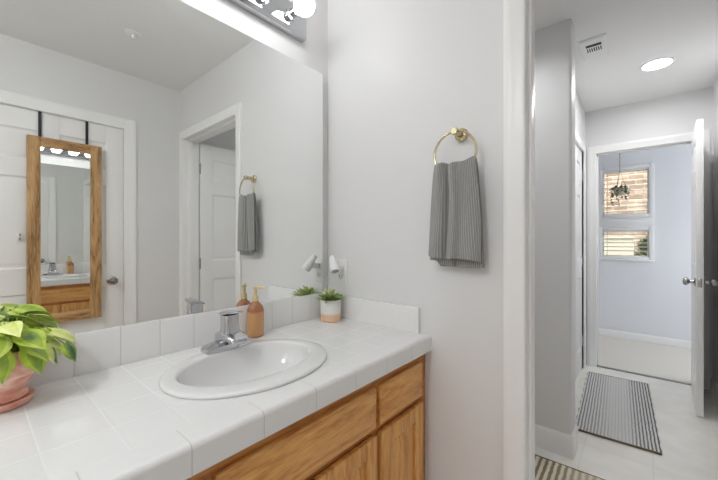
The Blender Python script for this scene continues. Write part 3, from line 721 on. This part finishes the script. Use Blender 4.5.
# ------------------------------------------------------------------ towel ring and towel
RXC, RZC, RR, RYW = .682, 1.508, .0755, -.056
tr = thing('towel_ring', 'brushed brass towel ring mounted on the grey wall', 'towel ring', (.684, 0, 1.5835))
bm = nb(); ry = Matrix.Rotation(R(90), 4, 'X')
lathe(bm, [(0, 0.0005), (.024, 0.0005), (.024, .006), (.021, .009), (.0115, .011), (.0105, .05), (.013, .053), (.0135, .064), (.011, .067), (0, .067)], 28, ry); obj('mount', bm, M['brass'], tr)
bm = nb(); tube(bm, [(RXC-.684+RR*math.cos(2*math.pi*k/64), RYW, RZC-1.5835+RR*math.sin(2*math.pi*k/64)) for k in range(64)], .0042, 10, closed=True); obj('ring', bm, M['brass'], tr)
def make_towel():
    bm = nb(); uvl = bm.loops.layers.uv.new('UVMap')
    NU = 72; path = []     # (length param, z offset handled later)
    zb_f, zb_b = 1.139, 1.117
    rows = []
    NF, NO, NBk = 34, 8, 30
    def width(z):
        t = min(1, max(0, (1.468-z)/.33)); return .065+.036*(t**.5)
    def shape(u, z, front):
        w = width(z); t = min(1, max(0, (1.465-z)/.32)); k = 1-t
        x = RXC-.001+u*w
        if front:
            # a deep pleat left of the middle, a soft roll to the right of it, the right part falls almost flat
            pl1 = math.exp(-((u+.22+.10*t)/.10)**2); pl2 = math.exp(-((u-.02-.05*t)/.16)**2); pl3 = math.exp(-((u+.62)/.22)**2); pl4 = math.exp(-((u-.62)/.30)**2)
            y = -.012 + .026*pl1*(1-.35*t)*(.25+.75*min(1, t*3.5)) - .017*pl2*(1-.35*t) - .012*pl3*(1-.2*t) - .007*pl4 + .012*abs(u)**3
            y += .002*math.sin(u*11+4*t)
            x += .005*math.sin(u*7+3*t)*(.3+.7*t) + .006*math.sin(t*5+u*2)*t*(1-abs(u))
            if u > 0: x += -.006*u*t
        else:
            y = .013 + .004*math.cos(u*6) - .004*abs(u)**3
            x += .001 - .004*t*(u > 0)
        return x, RYW+y
    for i in range(NF+1):
        z = zb_f + (RZC-RR+.022-zb_f)*(i/NF)**1.0; rows.append(('f', z))
    for i in range(1, NO): rows.append(('o', i/NO))
    for i in range(NBk+1):
        z = (RZC-RR+.022) - (RZC-RR+.022-zb_b)*(i/NBk); rows.append(('b', z))
    grid = []
    for kind, q in rows:
        r = []
        for j in range(NU+1):
            u = -1+2*j/NU
            arc = .50*RR*(1-math.sqrt(max(0, 1-min(.9, abs(u)*.80)**2))) + .010 + .002*math.sin(u*9)     # the gathered cloth follows the ring's lower arc
            lift = arc
            if kind == 'f':
                x, y = shape(u, q, True); f = max(0, (q-1.36)/(.092)); z = q + lift*min(1, f) + (.003*math.sin(u*5) - .004*u)*(1-min(1, f)) + .004
            elif kind == 'b':
                x, y = shape(u, q, False); f = max(0, (q-1.36)/(.092)); z = q + lift*min(1, f) + (.020*(u < -.55)*min(1, (-.55-u)*6) - .002)*(1-min(1, f))
            else:
                zt = RZC-RR+.022; xf, yf = shape(u, zt, True); xb, yb = shape(u, zt, False)
                a = math.pi*q; x = xf+(xb-xf)*q; y = (yf+yb)/2 - (yb-yf)/2*math.cos(a); z = zt + lift + .008*math.sin(a)
            r.append(bm.verts.new((x, y, z)))
        grid.append(r)
    for i in range(len(grid)-1):
        for j in range(NU):
            f = bm.faces.new((grid[i][j], grid[i][j+1], grid[i+1][j+1], grid[i+1][j]))
            for lp, (uu, vv) in zip(f.loops, ((j, i), (j+1, i), (j+1, i+1), (j, i+1))): lp[uvl].uv = (uu/NU, vv/len(grid))
    o = obj('hand_towel', bm, M['towel'], angle=180)
    md = o.modifiers.new('thick', 'SOLIDIFY'); md.thickness = .006; md.offset = 0
    md = o.modifiers.new('smooth', 'SUBSURF'); md.levels = 1; md.render_levels = 1
    return o
tw = tag(make_towel(), 'grey ribbed hand towel draped through the brass ring', 'towel')
bm = nb()    # flat woven hem along the lower front edge
obj_hem = None; bm.free()

# ------------------------------------------------------------------ outlet with plug-in light
ou = thing('wall_outlet', 'white wall outlet above the side backsplash in the corner', 'outlet', (.096, 0, 1.060))
bm = nb(); box(bm, (-.036, -.006, -.058), (.036, -.0005, .058), .003); obj('cover_plate', bm, M['plastic'], ou)
for z in (-.022, .022):
    bm = nb(); loft(bm, [[(p[0], -.006, p[1]+z) for p in [(q[0], q[1]) for q in rrect(.034, .029, 0, .45)]], [(p[0], -.0085, p[1]+z) for p in [(q[0], q[1]) for q in rrect(.033, .028, 0, .45)]]], cap0=True, cap1=True)
    sk = obj('receptacle', bm, M['plastic'], ou)
    bm = nb(); box(bm, (-.0085, -.0095, z-.002), (-.0065, -.0082, z+.007)); box(bm, (.0065, -.0095, z-.002), (.0085, -.0082, z+.006)); box(bm, (-.002, -.0095, z-.010), (.002, -.0082, z-.006)); obj('slots', bm, M['dark'], sk)
pg = thing('plug_in_fragrance_warmer', 'white tilted cylinder plug-in warmer in the corner outlet', 'plug-in', (.100, -.0097, 1.083))
bm = nb(); box(bm, (-.012, -.040, -.014), (.020, -.0003, .014), .005); obj('plug_body', bm, M['plastic'], pg)
ax = Vector((-.52, .26, .80)).normalized()
mt = Matrix.Translation((.004, -.052, .012)) @ ax.to_track_quat('Z', 'Y').to_matrix().to_4x4()
bm = nb(); lathe(bm, [(.0165, -.034), (.020, -.036), (.0215, -.033), (.021, -.018), (.0175, .012), (.0145, .036), (.0125, .044), (.008, .048), (0, .049)], 28, mt); obj('cylinder_housing', bm, M['plastic'], pg)
bm = nb(); lathe(bm, [(0, -.026), (.012, -.028), (.0175, -.034)], 20, mt); obj('grey_lens', bm, M['lens'], pg)

# ------------------------------------------------------------------ over-door mirror
OY0, OY1, OZ0, OZ1 = -.9057, -.5314, .668, 1.863
od = thing('over_door_mirror', 'tall mirror in brown wooden frame hanging on the white panelled door', 'mirror', (RX, (OY0+OY1)/2, OZ0))
cy = (OY0+OY1)/2; hw = (OY1-OY0)/2; hh = OZ1-OZ0; fx0, fx1 = -.020, .0085; fw = .062
for s in (-1, 1):
    bm = nb(); a, b = sorted((s*hw, s*(hw-fw))); box(bm, (fx0, a, 0), (fx1, b, hh), .003); obj('frame_stile', bm, M['rustic_v'], od)
for z in (0, hh-fw):
    bm = nb(); box(bm, (fx0+.0005, -hw+fw, z), (fx1, hw-fw, z+fw), .003); obj('frame_rail', bm, M['rustic_h'], od)
bm = nb(); box(bm, (fx0+.012, -hw+fw-.004, fw-.004), (fx0+.015, hw-fw+.004, hh-fw+.004)); obj('mirror_glass', bm, M['mirror'], od, smooth=False)
for y in (-.126, .110):
    bm = nb()
    box(bm, (.0085, y-.008, hh-.10), (.0105, y+.008, 2.028-OZ0)); box(bm, (.0085, y-.008, 2.0262-OZ0), (.0188, y+.008, 2.0282-OZ0)); obj('hanger_strap', bm, M['strap'], od)
hk = thing('door_hook', 'small white hook on the panelled door beside the wood-framed mirror', 'hook', (RX+.018, -.935, 1.225))
bm = nb(); box(bm, (-.005, -.012, -.022), (-.0002, .012, .022), .002); obj('hook_plate', bm, M['plastic'], hk)
bm = nb(); tube(bm, [(-.004, 0, .012), (-.022, 0, .010), (-.030, 0, .014), (-.032, 0, .024)], [.004, .0038, .0036, .003], 8); tube(bm, [(-.004, 0, -.008), (-.014, 0, -.016), (-.022, 0, -.010), (-.023, 0, -.002)], [.004, .0038, .0034, .003], 8); obj('hook_arm', bm, M['knob'], hk)

# ------------------------------------------------------------------ ceiling things
sk = thing('fire_sprinkler', 'small white sprinkler head on the bathroom ceiling', 'sprinkler', (1.1755, -.506, H))
bm = nb(); lathe(bm, [(0, -.0005), (.042, -.0005), (.042, -.003), (.034, -.008), (.016, -.010), (0, -.010)], 28); obj('escutcheon', bm, M['plastic'], sk)
bm = nb(); lathe(bm, [(0, -.0095), (.010, -.0095), (.009, -.024), (.005, -.028), (.004, -.036), (.018, -.037), (.018, -.039), (0, -.040)], 20); tube(bm, [(.008, 0, -.012), (.014, 0, -.024), (.005, 0, -.036)], .002, 6); tube(bm, [(-.008, 0, -.012), (-.014, 0, -.024), (-.005, 0, -.036)], .002, 6); obj('spray_head', bm, M['plastic'], sk)
dl = thing('added_dome_light', 'added unseen dome light on the bathroom ceiling behind the camera', 'light', (.62, -1.95, H))  # unseen fixture added to brighten the bathroom walls and counter
bm = nb(); lathe(bm, [(0, -.0005), (.165, -.0005), (.165, -.018), (.155, -.022), (0, -.022)], 40); obj('light_base', bm, M['plastic'], dl)
bm = nb(); lathe(bm, [(.152, -.0215)] + [(.152*math.cos(R(a)), -.022-.075*math.sin(R(a))) for a in range(8, 90, 9)] + [(0, -.097)], 40); obj('glass_dome', bm, M['dome'], dl)
vn = thing('ceiling_vent', 'white rectangular exhaust vent on the hall ceiling', 'vent', (.941, 1.4515, H))
bm = nb()
def VL(i, z): return [(-.0705+i, -.1375+i, z), (.0705-i, -.1375+i, z), (.0705-i, .1375-i, z), (-.0705+i, .1375-i, z)]
loft(bm, [VL(0, -.0004), VL(0, -.006), VL(.012, -.014), VL(.013, -.014)], cap0=True, cap1=True); obj('grille_cover', bm, M['plastic'], vn, smooth=False)
bm = nb(); box(bm, (-.038, -.075, -.0150), (.042, -.045, -.0139))
for k in range(7): box(bm, (-.036+.0115*k, -.030, -.0150), (-.030+.0115*k, .022, -.0139))
obj('slots', bm, M['dark'], vn)
rl = thing('recessed_light', 'round lit recessed downlight in the hall ceiling', 'light', (1.254, 1.985, H))
bm = nb(); lathe(bm, [(.092, -.0004), (.092, -.003), (.087, -.006), (.078, -.005), (.076, -.0006)], 40); obj('trim_ring', bm, M['plastic'], rl)
bm = nb(); lathe(bm, [(0, -.003), (.05, -.0028), (.0755, -.0015)], 40); obj('lens', bm, M['can'], rl)

rl2 = thing('added_downlight', 'added unseen short round downlight on the hall ceiling just past the doorway', 'light', (.60, .56, H))  # unseen light added for the bright upper stub wall; deep rim cuts its spread
bm = nb(); lathe(bm, [(0, -.0004), (.092, -.0004), (.092, -.052), (.086, -.052), (.084, -.010), (0, -.010)], 40); obj('housing', bm, M['plastic'], rl2)
bm = nb(); lathe(bm, [(0, -.0115), (.0835, -.0110)], 40); obj('lens', bm, M['can2'], rl2)

# ------------------------------------------------------------------ rugs
def rug(name, label, w, l, loc, rz, mat):
    t = thing(name, label, 'rug', loc, rz)
    bm = nb(); NX, NY = 40, 60; th = .011
    random.seed(3); top = []
    for i in range(NX+1):
        r = []
        for j in range(NY+1):
            x = -w/2+w*i/NX; y = -l/2+l*j/NY
            e = .004*math.sin(j*.9) if i in (0, NX) else 0
            r.append(bm.verts.new((x+e*(1 if i else -1), y, th + .0012*math.sin(x*40)*math.cos(y*9))))
        top.append(r)
    for i in range(NX):
        for j in range(NY): bm.faces.new((top[i][j], top[i+1][j], top[i+1][j+1], top[i][j+1]))
    ed = [top[i][0] for i in range(NX+1)] + [top[NX][j] for j in range(1, NY+1)] + [top[i][NY] for i in range(NX-1, -1, -1)] + [top[0][j] for j in range(NY-1, 0, -1)]
    lo = [bm.verts.new((v.co.x, v.co.y, .0005)) for v in ed]
    for k in range(len(ed)):
        q = (k+1) % len(ed); bm.faces.new((ed[q], ed[k], lo[k], lo[q]))
    obj('woven_pile', bm, mat, t, angle=50)
    for s in (-1, 1):
        bm = nb(); a, b = sorted((s*(l/2-.002), s*(l/2+.010))); box(bm, (-w/2+.002, a, .0005), (w/2-.002, b, .012), .004); obj('end_binding', bm, M['rug_edge'], t)
    return t
rug('hall_rug', 'grey striped runner rug before the far doorway', .415, 1.14, (1.03, 1.945, 0), R(2.4), M['rug_grey'])
rug('beige_rug', 'beige and brown striped rug just inside the doorway', .80, .62, (.735, .595, 0), R(1.5), M['rug_beige'])

# ------------------------------------------------------------------ bedroom window, blind, plant
def ring_frame(bm, x0, x1, z0, z1, y0, y1, w, bev=.003):
    box(bm, (x0, y0, z0), (x0+w, y1, z1), bev); box(bm, (x1-w, y0, z0), (x1, y1, z1), bev)
    box(bm, (x0+w, y0, z0), (x1-w, y1, z0+w), bev); box(bm, (x0+w, y0, z1-w), (x1-w, y1, z1), bev)
for n, (za, zb) in enumerate(((WM1, WZ1), (WZ0, WM0))):
    bm = nb()
    ring_frame(bm, WX0-.042, WX1+.042, za-.038, zb+.038, YB-.016, YB-.0005, .046)
    if n == 0: box(bm, (WX0-.042, YB-.012, WM0+.038), (WX1+.042, YB-.0005, za-.038), .002)
    box(bm, (WX0-.048, YB-.03, za-.045), (WX1+.048, YB-.0005, za-.033), .004)
    ring_frame(bm, WX0, WX1, za, zb, YB+.06, YB+.10, .018)
    win = struct('window_%d' % (n+1), bm, M['trim'])
    bm = nb(); box(bm, (WX0+.012, YB+.078, za+.012), (WX1-.012, YB+.083, zb-.012)); obj('window_pane', bm, M['glass'], win, smooth=False)
    hgt = zb-za; bw = (WX1-WX0)/2-.004
    bl = thing('window_blind', 'white slatted blind with open slats in the %s bedroom window' % ('taller upper', 'shorter lower')[n], 'blind', ((WX0+WX1)/2, YB+.026, zb), 0, 'slatted blinds in the bedroom windows')
    bm = nb(); box(bm, (-bw, -.02, -.030), (bw, .02, -.001), .003); obj('head_rail', bm, M['slat'], bl)
    bm = nb(); box(bm, (-bw, -.02, -hgt+.001), (bw, .02, -hgt+.013), .003); obj('bottom_rail', bm, M['slat'], bl)
    z = -.062
    while z > -hgt+.03:
        bm = nb(); box(bm, (-bw, -.0225, -.0014), (bw, .0225, .0014), .0005, mtx=Matrix.Translation((0, 0, z)) @ Matrix.Rotation(R(11), 4, 'X')); obj('slat', bm, M['slat'], bl); z -= .05
    for x in (-bw*.78, bw*.78):
        bm = nb()
        for y in (-.0235, .0235): tube(bm, [(x, y, -.026), (x, y, -hgt+.008)], .0012, 6)
        obj('ladder_cord', bm, M['cord'], bl)
# unseen taller window added on the bedroom's right side for extra daylight
bm = nb(); 
box(bm, (2.6, YF+T+.1, .6), (2.68, YB-.12, .64)); box(bm, (2.6, YF+T+.1, 2.16), (2.68, YB-.12, 2.2)); box(bm, (2.6, YF+T+.1, .64), (2.68, YF+T+.14, 2.16)); box(bm, (2.6, YB-.16, .64), (2.68, YB-.12, 2.16))
struct('window_3', bm, M['trim'])

hp = thing('hanging_plant', 'dark green trailing plant hanging in front of the bedroom window', 'plant', (.972, YB-.16, H))
bm = nb(); lathe(bm, [(0, -.0004), (.016, -.0004), (.016, -.004), (.004, -.006), (.004, -.02), (0, -.02)], 16); tube(bm, [(0, 0, -.018), (.010, 0, -.026), (.010, 0, -.036), (0, 0, -.042), (-.008, 0, -.036)], .0022, 6); obj('ceiling_hook', bm, M['strap'], hp)
bm = nb(); tube(bm, [(0, 0, -.038), (0, 0, -.40)], .0035, 6)
for k in range(3):
    a = k*2.094; tube(bm, [(0, 0, -.40), (math.cos(a)*.06, math.sin(a)*.06, -.62)], .0022, 6)
obj('hanging_cord', bm, M['cord'], hp)
bm = nb(); lathe(bm, [(0, -.70), (.045, -.70), (.058, -.66), (.066, -.615), (.062, -.612), (.058, -.63), (0, -.635)], 24); obj('pot', bm, M['cream_stucco'], hp)
random.seed(9); lv = []
for k in range(150):
    h = random.uniform(0, 6.283); rr_ = random.uniform(.02, .085); zz = -.58 - random.random()*.05 - max(0, rr_-.05)*random.uniform(0, 3.2)
    lv.append(dict(base=Vector((math.cos(h)*rr_, math.sin(h)*rr_, zz)), heading=h+random.uniform(-.8, .8), pitch=random.uniform(-1.2, .5), L=random.uniform(.03, .05), Wd=random.uniform(.016, .026), droop=random.uniform(.2, .9), tint=random.uniform(-.1, .4), heart=False, fold=.3))
for k in range(7):
    h = k*.9; n_ = random.randint(3, 6)
    for q in range(n_): lv.append(dict(base=Vector((math.cos(h)*.082, math.sin(h)*.082, -.64-.032*q)), heading=h+q*2, pitch=-.6, L=.038, Wd=.02, droop=.4, tint=random.uniform(-.1, .3), heart=False, fold=.3))
foliage('leaves', hp, M['fern'], lv)

# ------------------------------------------------------------------ outdoors
boxes('ground', M['earth'], ((-12, YB+.14, -.3), (14, 16, -.05)))
bm = nb(); box(bm, (-4, 7.4, -.05), (6, 7.7, 4.2)); struct('wall_neighbour', bm, M['stone'])
bm = nb(); box(bm, (-1.2, 5.6, -.05), (1.075, 5.72, 1.22), .01); box(bm, (-1.22, 5.58, 1.22), (1.085, 5.74, 1.26), .01); struct('wall_garden', bm, M['cream_stucco'])
def bush(name, label, loc, rx, rz_, n, seed):
    random.seed(seed); t = thing(name, label, 'shrub', loc); lv = []
    for k in range(n):
        a = random.uniform(0, 6.283); b = math.asin(random.uniform(-.9, 1)); q = random.uniform(.75, 1)
        p = Vector((math.cos(a)*math.cos(b)*rx*q, math.sin(a)*math.cos(b)*rx*q, rz_+math.sin(b)*rz_*q))
        lv.append(dict(base=p, heading=a+random.uniform(-.7, .7), pitch=b+random.uniform(-.6, .6), L=random.uniform(.06, .1), Wd=random.uniform(.03, .05), droop=random.uniform(.1, .8), tint=random.uniform(-.15, .5), heart=False))
    foliage('leaves', t, M['shrub'], lv)
    bm = nb()
    for k in range(5): a = k*1.3; tube(bm, [(0.02*math.cos(a), .02*math.sin(a), 0), (math.cos(a)*rx*.5, math.sin(a)*rx*.5, rz_*1.2)], [.014, .006], 6)
    obj('stems', bm, M['cord'], t)
bush('garden_shrub', 'green leafy shrub outside the bedroom window, lower right', (1.25, 5.99, -.05), .21, .66, 900, 2)
